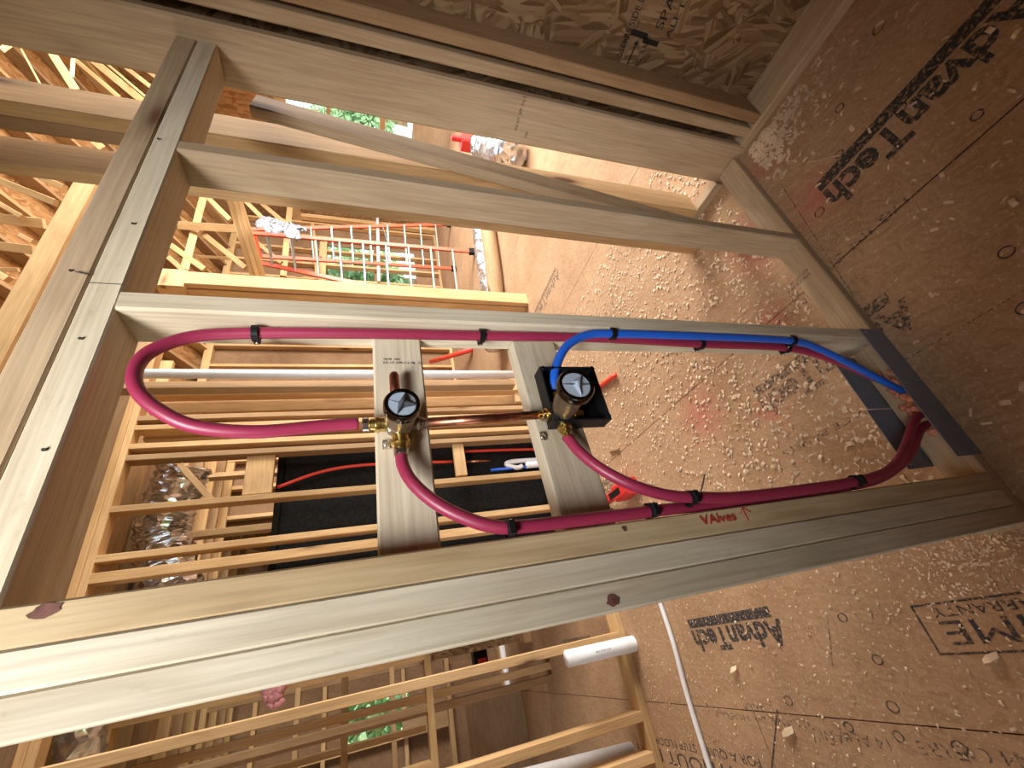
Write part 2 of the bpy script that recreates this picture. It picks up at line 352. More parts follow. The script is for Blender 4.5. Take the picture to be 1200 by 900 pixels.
text('ink_lettering', wf, 'SPRUCE-PINE\nKD HT  No.2', (.84, .635, .0388), (.0, 1, 0), (-1, 0, 0), .016, INKD)
text('marker_lettering', wf, 'VAlves', (.104, .5975, .900), (0, 0, -1), (1, 0, 0), .022, MARKER, width=.075, bold=.0003)
text('marker_lettering', wf, '→', (.106, .5975, .815), (0, 0, -1), (1, 0, 0), .03, MARKER) if False else None
for A, B in (((.100, .800), (.124, .800)), ((.124, .800), (.114, .810)), ((.124, .800), (.114, .786))):
    bar('marker_stroke', wf, (A[0], .5993, A[1]), (B[0], .5993, B[1]), .0016, .0008, (0, 1, 0), MARKER, .0001)
# hole-like knots and a bark pocket on the nearest stud
KN = plain('dark knot', (.13, .05, .035), .8, 0, .4, 90)
def knot(x, z, y, r, q=1.0):
    vs = [(0, 0, 0)]; n = 14
    for k in range(n): a = k * 2 * math.pi / n; rr = r * random.uniform(.7, 1.25); vs.append((rr * math.cos(a), rr * q * math.sin(a), 0))
    mesh('knot', vs, [(0, 1 + k, 1 + (k + 1) % n) for k in range(n)], KN, wf, frame((x, y, z), (1, 0, 0), (0, 0, 1)))
knot(.023, 1.10, .6001, .009, 1.3); knot(.118, 1.735, .5992, .007, 1.9); knot(.117, 1.045, .5992, .004, 1.2)
def nail(parent, p, d, L=.03, r=.0022, name='nail'):
    p = Vector(p); d = Vector(d).normalized()
    return lathe(name, parent, p, d, [(0, r * .5), (L, r * .5), (L, r), (L + .0015, r)], NAIL, 8)
for x, z in ((.30, 1.79), (.47, 1.80), (.72, 1.795), (.98, 1.81), (.60, 1.845), (.33, 1.85)): nail(wf, (x, S0, z), (0, -1, 0), .0005)
bar('nail', wf, PY(88, 318, .597), PY(104, 322, .597), .002, .002, (0, 1, 0), NAIL, .0003)
# lumber joint lines in the top plate
box('joint', wf, .5775, .5785, .5995, .60, 1.777, 1.818, DARK, .0001)

# ------------------------------------------------------------------ right wall
wr = thing('wall_right', 'side wall of brown strand board with stacked studs in the near corner', 'stud wall', (1.5, 0, 0), kind='structure')
box('bottom_plate', wr, 1.445, 1.578, -2.2, .555, 0, .038, SPRUCE)
box('stud', wr, 1.446, 1.484, .555, .706, 0, 3.4, SPRUCE, .006)        # flat backer the front wall butts into
box('stud', wr, 1.486, 1.578, .668, .706, 0, 3.4, BROWN)
box('stud', wr, 1.455, 1.578, .492, .528, .038, 3.4, SPRUCE)
box('stud', wr, 1.455, 1.578, .440, .476, .038, 3.4, BROWN)
for y in (.05, -.38, -.80, -1.2): box('stud', wr, 1.452, 1.578, y, y + .037, .038, 3.4, BROWN)
for k, (a, b) in enumerate(((-.74, .71), (-2.2, -.743))): 
    box('sheathing_panel', wr, 1.58, 1.592, a, b, 0.0, 2.42, OSB, .001); box('sheathing_panel', wr, 1.58, 1.592, a, b, 2.423, 3.4, OSB, .001)
# stamp on the sheathing: text runs along z
def wtext(s, y, z, h, width=None, right=(0, 1, 0), up=(0, 0, 1), ink=INKD):
    text('ink_lettering', wr, s, (1.5792, y, z), right, up, h, ink, width=width)
R_, U_ = (0, -1, 0), (0, 0, 1)
q = PX(741, 88, 1.5792)
wtext('THIS SIDE DOWN', .405, .600, .030, .21, R_, U_); wtext('SPACE 1/8 IN', .330, .50, .040, .30, R_, U_); wtext('ALL EDGES', .345, .46, .028, .20, R_, U_); wtext('STRENGTH AXIS', .475, .525, .022, .12, R_, U_)
wtext('EXPOSURE 1', .47, .60, .022, .12, R_, U_)
mesh('ink_bar', [(1.5792, .365, .54), (1.5792, .348, .54), (1.5792, .348, .60), (1.5792, .365, .60)], [(0, 1, 2, 3)], INKD, wr)
mesh('ink_bar', [(1.5792, .375, .49), (1.5792, .360, .49), (1.5792, .360, .55), (1.5792, .375, .55)], [(0, 1, 2, 3)], INKD, wr)
mesh('ink_arrow', [(1.5792, .46, .565), (1.5792, .46, .570), (1.5792, .385, .570), (1.5792, .385, .576), (1.5792, .372, .5675), (1.5792, .385, .559), (1.5792, .385, .565)], [(0, 1, 2, 3, 4, 5, 6)], INKD, wr)
# the side wall carries on behind the front wall
box('bottom_plate', wr, 1.434, 1.475, .706, .88, 0, .038, SPRUCE)
xw0, xw1 = 1.43, PY(0, 92, .84).x
box('stud', wr, xw0, xw1, .832, .874, .038, 3.2, WARM); box('stud', wr, 1.432, xw1, .8745, .916, .038, 3.2, BROWN)
v1, v0 = PY(0, 158, .95).x, PY(0, 190, .95).x
box('stud', wr, v0, v1, .95, .988, .0, 3.2, WARM)
# near room shell behind the photographer, plus added light-blocking panels (out of frame)
wb = thing('wall_back', 'strand board wall behind the photographer', 'stud wall', (0.5, -1.3, 0), kind='structure')
box('sheathing_panel', wb, -4.2, 1.6, -1.32, -1.30, 0, 5.0, OSB)
cl = thing('wall_light_block', 'added unseen partition and lid that block light around the photographer', 'stud wall', (-1.0, -.5, 0), kind='structure')  # unseen panels added to keep light off the near corner
box('sheathing_panel', cl, -1.12, -1.10, -1.3, .25, 0, 3.3, OSB); box('light_block_lid', cl, -1.12, 1.58, -1.3, .50, 3.30, 3.32, OSB)
wlf = thing('wall_left', 'outer wall on the photographer left with window openings', 'stud wall', (-4.2, 2, 0), kind='structure')
for a, b, c, d in ((-1.3, 1.0, 0, 5), (1.0, 7.4, 0, .8), (1.0, 7.4, 2.5, 5), (3.2, 4.4, .8, 2.5), (6.2, 7.4, .8, 2.5)): box('sheathing_panel', wlf, -4.22, -4.20, a, b, c, d, OSB)

# ------------------------------------------------------------------ valves
def crimp(parent, c, ax, r=.0105, w=.011):
    o = lathe('crimp_ring', parent, c, ax, [(-w / 2, r), (-w / 2 + .001, r + .0012), (w / 2 - .001, r + .0012), (w / 2, r)], STEEL, 24)
    ax = Vector(ax).normalized(); s = ax.cross(Vector((0, -1, 0))).normalized()
    bar('crimp_ear', o, Vector(c) + Vector((0, -r - .0, 0)) - s * .004, Vector(c) + Vector((0, -r - .0, 0)) + s * .004, .008, .004, ax, STEEL); return o
def fitting(parent, c, ax, L, mat=BRASS, r=.0125, name='port'):
    return lathe(name, parent, c, ax, [(0, r * .95), (L * .35, r * .95), (L * .36, r * 1.12), (L * .5, r * 1.12), (L * .52, r * .85), (L * .72, r * .80), (L * .74, r * .62), (L, r * .62)], mat, 24)
def dial(parent, c, ax, R, ribs, up):
    ax = Vector(ax).normalized(); c = Vector(c)
    rg = lathe('retaining_ring', parent, c - ax * .016, ax, [(0, R * .93), (.003, R), (.014, R), (.018, R * .93), (.018, R * .80), (.010, R * .78)], CHROME, 40)
    d = lathe('protective_cap', parent, c - ax * .014, ax, [(0, R * .76), (.0135, R * .76), (.0145, R * .72), (.0148, .0)], DIAL, 40)
    u = Vector(up); u = (u - ax * u.dot(ax)).normalized(); v = ax.cross(u)
    for a, mat, wd, hh in ribs:
        dv = u * math.cos(a) + v * math.sin(a)
        e = c + ax * .0006
        vs = [e - dv.cross(ax) * wd, e + dv.cross(ax) * wd, e + dv * R * .72 + dv.cross(ax) * .0006, e + dv * R * .72 - dv.cross(ax) * .0006]
        top = [e - dv.cross(ax) * wd * .3 + ax * hh, e + dv.cross(ax) * wd * .3 + ax * hh, e + dv * R * .66 + ax * hh * .45]
        V = vs + top
        mesh('cap_rib', V, [(0, 1, 5, 4), (1, 2, 6, 5), (2, 3, 6), (3, 0, 4, 6), (4, 5, 6), (3, 2, 1, 0)], mat, d)
    return rg
def screw(parent, c):
    c = Vector(c); t = tag(mesh('screw_tab', *boxdata(.016, .011, .002, .0004), STEEL, parent, Matrix.Translation(c) @ Matrix.Rotation(math.pi / 2, 4, 'X')))
    lathe('screw', t, c, (0, -1, 0), [(0, .0042), (.003, .0045), (.0042, .0025), (.003, .0018), (.003, 0)], STEEL, 16)
AX1 = Vector((0.0, -1, .0))
va = thing('shower_valve', 'brass shower valve with round grey dial on the upper-left bare block, no tray around it', 'valve', (.34, .654, 1.373))
cx, cz = .335, 1.373
lathe('body', va, (cx, .6535, cz), (0, -1, 0), [(0, .014), (.004, .020), (.010, .0225), (.022, .0225), (.024, .0245), (.032, .0245), (.036, .021), (.052, .020)], BRONZE, 8, False)
lathe('bonnet', va, (cx, .628, cz), (0, -1, 0), [(0, .0215), (.012, .0235), (.030, .0245), (.046, .0245)], BRONZE, 36)
dial(va, (cx - .002, .566, cz), (0.04, -1, .0), .0280, [(-.3, DIALD, .0065, .010), (2.72, DIALD, .0065, .010), (-1.75, DIALD, .0085, .008), (1.2, DIALD, .0005, .001)], (1, 0, 0))
fitting(va, (cx, .634, cz + .018), (0, 0, 1), .037); fitting(va, (cx - .018, .634, cz), (-1, 0, 0), .037, r=.0135)
fitting(va, (cx + .016, .634, cz), (1, 0, 0), .024, BRONZE, .0115); fitting(va, (cx, .634, cz - .018), (0, 0, -1), .028, BRONZE, .0115)
crimp(va, (cx - .052, .634, cz), (1, 0, 0), .0105); crimp(va, (cx, .634, cz + .052), (0, 0, 1), .0105)
screw(va, (cx - .028, .6515, cz + .021))
tube('copper_stub', va, [(cx + .026, .634, cz + .004), (cx + .094, .634, cz + .004), (cx + .0995, .634, cz + .004), (cx + .102, .634, cz + .004)], [.0085, .0085, .0065, .003], COPPER, smoothp=False)
for a in range(4):
    an = math.pi / 4 + a * math.pi / 2
    lathe('bolt', va, (cx + .021 * math.cos(an), .628, cz + .021 * math.sin(an)), (0, -1, 0), [(0, .004), (.005, .004), (.006, .003)], STEEL, 6, False)

vb = thing('shower_valve', 'brass shower valve standing in a square black plastic tray on the tilted block', 'valve', (.37, .654, 1.07))
bx, bz = .342, 1.082
# tray: open square frame with a floor
tr = thing('plaster_guard', 'square black plastic tray around the right-hand valve', 'valve tray', (.386, .645, 1.05))
ty0, ty1 = .612, .645; tx0, tx1, tz0, tz1 = .316, .436, .990, 1.108
box('tray_wall', tr, tx0, tx0 + .004, ty0, ty1, tz0, tz1, BLACK, .001); box('tray_wall', tr, tx1 - .004, tx1, ty0, ty1, tz0, tz1, BLACK, .001)
box('tray_wall', tr, tx0 + .004, tx1 - .004, ty0, ty1, tz0, tz0 + .004, BLACK, .001); box('tray_wall', tr, tx0 + .004, tx1 - .004, ty0, ty1, tz1 - .004, tz1, BLACK, .001)
box('tray_floor', tr, tx0 + .004, tx1 - .004, ty1 - .004, ty1, tz0 + .004, tz1 - .004, BLACK, .001)
for x in (tx0 + .006, tx1 - .006):
    for z in (tz0 + .006, tz1 - .006): lathe('corner_post', tr, (x, ty1, z), (0, -1, 0), [(0, .005), (.036, .005), (.037, .003)], BLACK, 12)
axb = (Vector((bx, .530, bz + .010)) - Vector((bx - .004, .640, bz))).normalized()
b0 = Vector((bx - .004, .640, bz))
lathe('body', vb, b0, axb, [(0, .017), (.010, .023), (.016, .024), (.020, .021), (.040, .021), (.045, .0235), (.080, .0245), (.088, .0285)], BRONZE, 36)
dial(vb, b0 + axb * .108, axb, .0325, [(-.65, DIAL, .0095, .009), (1.45, DIALD, .0010, .003), (3.2, DIAL, .006, .008), (-1.6, DIALD, .004, .003)], (1, 0, 0))  # last dark rib stands in for the shadow right of the arms
fitting(vb, b0 + axb * .012 + Vector((0, 0, .016)), (0, 0, 1), .030, BRASS, .0115); fitting(vb, b0 + axb * .012 + Vector((-.014, 0, 0)), (-1, 0, 0), .034, BRASS, .0125)
fitting(vb, b0 + axb * .012 + Vector((.016, 0, 0)), (1, 0, 0), .03, BRASS, .0115); fitting(vb, b0 + axb * .012 + Vector((0, 0, -.014)), (0, 0, -1), .03, BRASS, .0115)
for a in range(4):
    an = math.pi / 4 + a * math.pi / 2
    lathe('bolt', vb, b0 + axb * .014 + Vector((.024 * math.cos(an), 0, .024 * math.sin(an))), axb, [(0, .0045), (.007, .0045), (.009, .0025)], BRASS, 12)
crimp(vb, (bx - .004, .631, tz1 + .008), (0, 0, 1), .0095); screw(vb, (bx - .036, .6495, tz1 - .001 + .012))
cp = tag(tube('copper_pipe', None, [(cx, .634, cz - .046), (bx, .633, tz1 + .002)], .0082, COPPER, smoothp=False), 'tarnished copper pipe running between the two shower valves', 'pipe')

# ------------------------------------------------------------------ tubing
r_ = .0098
tag(tube('water_tube', None, [(.338, .634, 1.436)] + [tuple(PY(*p)) for p in ((380, 499, .63), (300, 506, .62), (230, 500, .615), (185, 480, .61), (160, 455, .61), (160, 430, .615), (180, 410, .62))]
     + [(.500, .627, 1.68), (.513, .630, 1.60), (.516, .626, 1.42), (.517, .624, 1.21), (.517, .620, .95), (.517, .630, .66), (.516, .636, .36), (.475, .640, .20), (.425, .648, .075), (.415, .650, .0)], r_, RED, 10),
    'red tube looping left from the bare valve then running down beside the blue one', 'tube')
tag(tube('water_tube', None, [(.395, .633, 1.080), (.415, .625, 1.078), (.447, .62, 1.065), (.487, .612, 1.035), (.512, .606, .985), (.517, .604, .92), (.517, .602, .73), (.517, .606, .40), (.500, .612, .30), (.455, .62, .20), (.385, .632, .06), (.365, .640, .0)], .0092, BLUE, 10),
    'blue tube from the tray valve down the stud to the bottom plate', 'tube')
tag(tube('water_tube', None, [(.284, .634, 1.373), (.262, .630, 1.372), (.232, .622, 1.362), (.200, .615, 1.338), (.172, .608, 1.305), (.148, .602, 1.260), (.140, .600, 1.21), (.1385, .602, 1.05), (.1385, .604, .95), (.1385, .612, .85), (.1385, .612, .62), (.142, .615, .44), (.160, .622, .32), (.200, .628, .20), (.258, .634, .09), (.285, .640, .0)], r_, RED, 10),
    'red tube dropping from the bare valve and running along the triple stud', 'tube')
tag(tube('water_tube', None, [(bx - .048, .632, bz), (.285, .628, 1.080), (.257, .620, 1.071), (.219, .608, 1.047), (.182, .594, 1.008), (.158, .588, .955), (.147, .584, .90), (.1400, .588, .81), (.139, .590, .67), (.143, .592, .48), (.160, .600, .36), (.205, .615, .24), (.285, .628, .09), (.31, .632, .0)], r_, RED, 10),
    'red tube curving out of the tray valve bottom to the triple stud, uppermost there', 'tube')
def clamp(p, ax, back, mat=BLACK, r=.0105, label=''):
    """C-shaped tube clip with a nail block; ax tube direction, back towards the wood"""
    p = Vector(p); ax = Vector(ax).normalized(); back = Vector(back); back = (back - ax * back.dot(ax)).normalized(); s = ax.cross(back)
    t = thing('pipe_clip', label, 'pipe clip', p + back * r, 'black clips that hold the tubing')
    vs = []; fs = []; w = .005; n = 16
    for k in range(n + 1):
        a = math.radians(-150 + 300 * k / n) + math.pi
        d = back * math.cos(a) + s * math.sin(a)
        for rr, h in ((r, -w), (r + .0035, -w), (r + .0035, w), (r, w)): vs.append(p + d * rr + ax * h)
    for k in range(n):
        for j in range(4): fs.append((k * 4 + j, k * 4 + (j + 1) % 4, k * 4 + 4 + (j + 1) % 4, k * 4 + 4 + j))
    fs += [(3, 2, 1, 0), (n * 4, n * 4 + 1, n * 4 + 2, n * 4 + 3)]
    mesh('hook', vs, fs, mat, t)
    q = p + s * (r + .0055) + back * .002
    bar('nail_block', t, q - back * .010, q + back * (r - .002), .010, .008, ax, mat, .001)
    lathe('nail', t, q - back * .010, -back, [(0, .0022), (.0012, .0030), (.0022, .0018)], STEEL, 12); return t
X = (1, 0, 0); Z = (0, 0, 1)
clamp((.513, .630, 1.596), Z, X, label='black pipe clip on the red tube, topmost one by the loop')
clamp((.517, .624, 1.208), Z, X, label='black pipe clip on the red tube above the gap between the blocks')
clamp((.517, .604, .922), Z, X, r=.0100, label='black pipe clip where the blue tube first meets the stud')
clamp((.517, .630, .663), Z, X, label='black pipe clip on red tube midway along beneath the straight blue tube')
clamp((.517, .605, .385), Z, X, r=.0100, label='black pipe clip on the blue tube where it bends off the stud')
clamp((.517, .636, .372), Z, X, label='black pipe clip on the red tube just under the bend of the blue tube')
clamp((.1385, .601, 1.232), Z, (-1, 0, 0), label='black pipe clip on the triple stud below the bare valve')
clamp((.146, .5845, .914), Z, (-1, 0, 0), label='big black pipe clip on the triple stud left of the red marker writing')
clamp((.1385, .604, .985), Z, (-1, 0, 0), label='half-hidden black pipe clip under the crossing of the two red tubes')
clamp((.141, .592, .50), Z, (-1, 0, 0), label='black pipe clip on the triple stud closest to the floor')
# foam sealant where the tubes pass the plate
def blob(name, label, cat, pts, mat, r0, seed=1, parent=None):
    rnd = random.Random(seed); vs = []; fs = []
    for (x, y, z) in pts:
        r = r0 * rnd.uniform(.7, 1.3); b = len(vs); n, m = 8, 6
        for i in range(m + 1):
            th = math.pi * i / m
            for k in range(n):
                ph = 2 * math.pi * k / n; q = r * rnd.uniform(.8, 1.15)
                vs.append((x + q * math.sin(th) * math.cos(ph), y + q * math.sin(th) * math.sin(ph), z + q * math.cos(th)))
        for i in range(m):
            for k in range(n): fs.append((b + i * n + k, b + i * n + (k + 1) % n, b + (i + 1) * n + (k + 1) % n, b + (i + 1) * n + k))
    o = mesh(name, vs, fs, mat, parent, smooth=True)
    return tag(o, label, cat) if label else o
rr = random.Random(3)
blob('foam_sealant', 'orange foam squeezed out around the tubes at the bottom plate', 'sealant', [(rr.uniform(.30, .45), rr.uniform(.625, .655), .038 + rr.uniform(0, .014)) for _ in range(22)] + [(rr.uniform(.25, .32), rr.uniform(.615, .65), .038 + rr.uniform(0, .012)) for _ in range(9)], FOAM, .009)
# stud guard plates
def guard(name, label, x0, x1, y, z0, z1):
    t = mesh(name, *boxdata(x1 - x0, z1 - z0, .0018, .0004), GUARD, None, frame(((x0 + x1) / 2, y, (z0 + z1) / 2), (1, 0, 0), (0, 0, 1)))
    tag(t, label, 'guard plate', 'grey steel guard plates on the bottom plate')
    for x in (x0 + .012, x1 - .012):
        for z in (z0 + .018, z1 - .018): lathe('nail', t, (x, y - .001, z), (0, -1, 0), [(0, .0026), (.001, .0026), (.0014, .0015)], STEEL, 10)
guard('guard_plate', 'grey steel guard plate on the near side of the bottom plate, upper one', .368, .562, .5975, .002, .098)
guard('guard_plate', 'grey steel guard plate on the near side of the bottom plate, end nearest triple stud', .171, .366, .5975, .002, .104)
guard('guard_plate', 'grey steel guard plate on the far side of the bottom plate, upper one', .352, .528, .6885, .016, .128)
guard('guard_plate', 'grey steel guard plate on the far side of the bottom plate, end nearest triple stud', .178, .350, .6885, .016, .134)

# ------------------------------------------------------------------ leaning board behind the front wall
_a, _b = PY(298, 124, .765), PY(745, 248, .785); _b = _a + (_b - _a) * ((_a.z - .06) / (_a.z - _b.z))
lb = bar('leaning_board', None, _a, _b, .074, .036, (1, 0, 0), SPRUCE)
tag(lb, 'loose board leaning diagonally behind the front wall, cut end up', 'board')

# ------------------------------------------------------------------ middle wall far behind the valves (9 foot high)
mw = thing('wall_middle', 'open stud wall seen through the front wall, left of the tilted block', 'stud wall', (1.2, 3.0, 0), kind='structure')
Y0, Y1 = 3.0, 3.09
def vst(p, px, py, y0, y1, w, z0=.038, z1=2.82, mat=WARM, name='stud'):
    a = PY(px, py, y0); return box(name, p, a.x - w, a.x, y0, y1, z0, z1, mat)
box('top_plate', mw, -1.0, 2.35, Y0, Y1, 2.82, 2.86, WARM); box('top_plate', mw, -1.0, 2.35, Y0, Y1, 2.861, 2.90, WARM)
box('bottom_plate', mw, .55, 2.35, Y0, Y1, 0, .038, WARM)
for px, py, w, m in ((150, 520, .038, WARM), (155, 533, .038, BROWN), (122, 594, .038, WARM), (104, 652, .040, WARM), (100, 673, .055, WARM), (165, 457, .045, WARM), (166, 487, .038, BROWN), (166, 498, .036, WARM)):
    vst(mw, px, py, Y0, Y1, w, mat=m)
for px0, px1, pa, pb, y in ((290, 318, 532, 577, 3.03), (530, 548, 519, 556, 3.03), (598, 622, 440, 470, 3.03)):
    a, b = PY(px0, pa, y), PY(px1, pb, y); box('block', mw, b.x, a.x, y, y + .04, b.z, a.z, WARM)
bar('brace', mw, PY(212, 546, 3.05), PY(250, 588, 3.05), .06, .038, (0, 1, 0), WARM)
# cased opening and header boards around it
for px, py, y, w in ((170, 470, 3.12, .10), (170, 508, 3.14, .05), (160, 560, 3.9, .04), (150, 630, 3.75, .05)):
    vst(mw, px, py, y, y + .09, w, mat=WARM)
pv = tag(tube('drain_pipe', None, [PY(153, 438, 2.55), PY(380, 438.5, 2.55), PY(612, 439, 2.55)], .029, PVC, smoothp=False), 'long white plastic pipe standing behind the two blocks', 'pipe')
vst(mw, 160, 447, 2.62, 2.70, .05, z0=.3, mat=BROWN)

# second wall bit at right, studs without plate
kw = thing('wall_opening', 'framed opening whose jack stud ends on the floor left of the stripped duct', 'stud wall', (2.6, 2.6, 0), kind='structure')
kx = PY(622, 343, 2.62).x
box('stud', kw, 2.55, 2.67, 2.60, 2.645, 0, 2.60, WARM); box('stud', kw, 2.55, 2.59, 2.66, 2.75, 0, 2.60, WARM)
box('header', kw, 2.52, 2.68, 2.60, 2.75, 2.60, 2.76, WARM)
a = PX(268, 232, 2.72); b = PX(306, 336, 2.72)
for k in range(3): bar('beam', kw, (2.72 + k * .04, 1.15, 1.85 + .0), (2.72 + k * .04, 2.9, 1.85), .25, .038, (0, 0, 1), WARM) if False else None
for k in range(3): bar('post', kw, PY(268 + k * 6, 232, 2.3) , PY(299 + k * 6, 333, 2.75), .07, .035, (0, 1, 0), WARM)
u0, u1 = PY(105, 213, 1.9), PY(-10, 420, 1.9)
up_ = thing('wall_upper', 'doubled top plate of the wall seen at the far upper left', 'stud wall', tuple(u0), kind='structure')
box('top_plate', up_, .6, u0.x, 1.86, 1.95, u0.z - .04, u0.z, BROWN); box('top_plate', up_, .6, u0.x, 1.80, 1.859, u0.z - .10, u0.z - .01, WARM)

# ------------------------------------------------------------------ wall in the next room (below the triple stud)
nw = thing('wall_near_left', 'open stud wall beyond the triple stud with a white pipe standing at its foot', 'stud wall', (-.3, 2.55, 0), kind='structure')
box('bottom_plate', nw, -1.6, .20, 2.555, 2.66, 0, .042, WARM)
box('top_plate', nw, -3, .20, 2.555, 2.66, 2.80, 2.84, WARM); box('top_plate', nw, -3, .20, 2.555, 2.66, 2.841, 2.88, WARM)
for px, py in ((716, 742), (736, 838), (752, 885)):
    a = PY(px, py, 2.555); box('stud', nw, a.x - .045, a.x, 2.555, 2.66, .042, 2.80, WARM)
for x in (-1.0, -1.42, -1.84): box('stud', nw, x - .04, x, 2.555, 2.66, .042, 2.80, WARM)
st = thing('pipe_offcut', 'short white plastic pipe standing on the floor against the plate of the far stud wall', 'pipe', tuple(PY(733, 752, 2.49)))
a = PY(731, 757, 2.50); b = PY(664, 772, 2.50)
vs, fs = sweepdata([Vector((a.x, 2.50, .001)), Vector((b.x, 2.50, b.z)), Vector((b.x, 2.50, b.z)), Vector((a.x, 2.50, b.z - .1))], [.040, .040, .036, .036], 28, False)
mesh('pipe_wall', vs, fs, PVC, st, smooth=True)
text('ink_lettering', st, 'PVC DWV 3 IN', (a.x, 2.459, .26), (0, 0, -1), (1, 0, 0), .014, INKD)
for lab, p0, p1, y in (('white plastic pipe lying in the stud bay at the bottom edge', (739, 879), (660, 899), 2.80),):
    A, B = PY(*p0, y), PY(*p1, y); A.z = .03
    tag(tube('drain_pipe', None, [A, A + (B - A) * 2.5], .036, PVC, smoothp=False), lab, 'pipe')
A = PZ(789, 905, .04); tag(tube('drain_pipe', None, [A, A + Vector((-.4, .02, 0))], .038, PVC, smoothp=False), 'white plastic pipe cut off by the bottom edge near the thin tube', 'pipe')
A, B = PZ(771, 700, .012), PZ(834, 905, .012)
A = A + (A - B) * .08
tag(tube('thin_pipe', None, [A, A * .66 + B * .34 + Vector((0, -.012, 0)), A * .33 + B * .67 + Vector((0, .006, 0)), B + (B - A) * .3], .0115, PVC), 'thin white tube lying across the floor next to the panel stamp', 'tube')

# far boards in that room
A = thing('wall_far_left', 'bare plywood wall and framing deep in the left room', 'stud wall', (-.5, 5.4, 0), kind='structure')
wfl = A
box('sheathing_panel', wfl, -4, -.05, 5.40, 5.42, 0, .60, FARB, .001); box('sheathing_panel', wfl, .0, .55, 4.35, 4.37, 0, .9, OSB, .001)
box('bottom_plate', wfl, -4, .55, 5.30, 5.39, 0, .05, WARM)
box('bottom_plate', wfl, -.02, .55, 4.24, 4.34, 0, .05, WARM)
tag(tube('drain_pipe', None, [(-1.6, 5.2, .03), (.05, 5.2, .03)], .03, PVC, smoothp=False), 'white pipe lying along the foot of the plywood wall in the left room', 'pipe')
for i, y in enumerate((3.5, 4.1, 5.3)):
    for k in range(14):
        x = .35 - k * .29 + i * .13
        if y == 5.3 and -1.1 < x < -.2: continue
        box('stud', wfl, x - .04, x, y, y + .09, .6 if y == 5.3 else 1.0, 2.75, WARM if k % 2 else BROWN)
for y in (3.5, 4.1, 5.3):
    box('plate', wfl, -4, .45, y, y + .09, 2.75, 2.80, WARM)
for (z, y) in ((1.0, 3.5), (1.55, 4.1), (1.15, 5.3), (.6, 5.3), (2.0, 5.3)): box('plate', wfl, -4, .45, y - .002, y + .092, z, z + .045, WARM)

# ------------------------------------------------------------------ ceiling joists over the left room (run along x)
ce = thing('ceiling', 'open ceiling joists over the left room with foil ducts between them', 'ceiling', (-.5, 4, 2.9), kind='structure')
rc = random.Random(5)
y = 2.75; k = 0
while y < 7:
    box('joist', ce, -4, 2.5, y, y + .045, 2.905, 3.10, BROWN if k % 2 else WARM); 
    box('joist_chord', ce, -4, 2.5, y - .02, y + .068, 3.32, 3.36, WARM)
    for j in range(8):
        x = -3.6 + j * .75; bar('web', ce, (x, y + .02, 3.10), (x + .35, y + .02, 3.32), .035, .038, (0, 1, 0), WARM)
    y += .34 + rc.uniform(-.04, .04); k += 1
box('subfloor_panel', ce, -4, 2.5, 2.7, 7, 3.37, 3.39, OSB)
def duct(name, label, P, r, mat=FOIL, amp=.06, seed=0, cat='duct'):
    rnd = random.Random(seed); path = smoothpath(P, 18); vs, fs = sweepdata(path, [r * (1 + amp * (1 if i % 2 else -1) + rnd.uniform(-amp, amp) * .5) for i in range(len(path))], 22)
    vs = [v + Vector([rnd.uniform(-1, 1) * r * .06 for _ in range(3)]) * .6 for v in vs]
    o = mesh(name, [v - path[0] for v in vs], fs, mat, None, Matrix.Translation(path[0]), True); return tag(o, label, cat)
duct('foil_duct', 'crumpled silver foil duct hanging behind the top of the middle wall', [(1.5, 3.35, 2.62), (1.1, 3.5, 2.72), (.7, 3.55, 2.60), (.3, 3.7, 2.5)], .16, seed=2, amp=.05)
duct('foil_duct', 'silver foil duct up in the joists at the lower left corner', [(.45, 3.02, 2.80), (-.1, 3.35, 2.80), (-.8, 3.5, 2.82)], .10, seed=4, amp=.05)

# ------------------------------------------------------------------ black board behind the middle wall, with tubes in front
bp = thing('black_panel', 'big black board standing behind the middle wall studs', 'panel', (1.1, 3.2, 0))
pa, pb = PY(325, 528, 3.6), PY(655, 618, 3.6)
zt = PY(325, 560, 3.2).z
box('board', bp, .50, 1.66, 3.20, 3.24, .0, zt, DARK); 
for x in (.50, 1.62): box('rim', bp, x, x + .04, 3.17, 3.199, 0, zt, DARK)
box('rim', bp, .54, 1.62, 3.17, 3.199, zt - .04, zt, DARK)
def tb(lab, pts, r=.011, mat=REDB): tag(tube('supply_tube', None, pts, r, mat), lab, 'tube')
tb('bright red tube arching in front of the black board, between top and bare block', [PY(325, 571, 3.14), PY(380, 552, 3.14), PY(438, 544, 3.14), PY(530, 541, 3.14)])
tb('bright red tube running high in front of the black board, behind the tray valve', [PY(545, 529, 3.14), PY(600, 527, 3.14), PY(670, 526, 3.14)])
tag(tube('supply_tube', None, [PY(546, 541, 3.14), PY(575, 540, 3.14)], .011, COPPER, smoothp=False), 'short copper stub in front of the black board', 'pipe')
tb('blue tube half hidden in front of the black board', [PY(575, 551, 3.14), PY(640, 545, 3.14)], .012, BLUE)
tag(tube('trap_pipe', None, [PY(640, 538, 3.14), PY(600, 541, 3.14), PY(594, 545, 3.14), PY(606, 548, 3.14), PY(612, 546, 3.14)], .019, PVC), 'white U-shaped trap in front of the black board', 'pipe')
tag(tube('pipe_offcut', None, [PY(616, 545, 3.13), PY(650, 542, 3.13)], .030, PVC, smoothp=False), 'stubby white pipe end beside the white trap', 'pipe')
tb('orange red pole leaning far behind the top of the bare block', [PY(505, 424, 5.50), PZ(552, 410, .03)], .035)
tb('bright red tube poking up from the floor right of the black tray', [PZ(686, 466, .014), PZ(708, 449, .014), PZ(721, 440, .02)], .014)

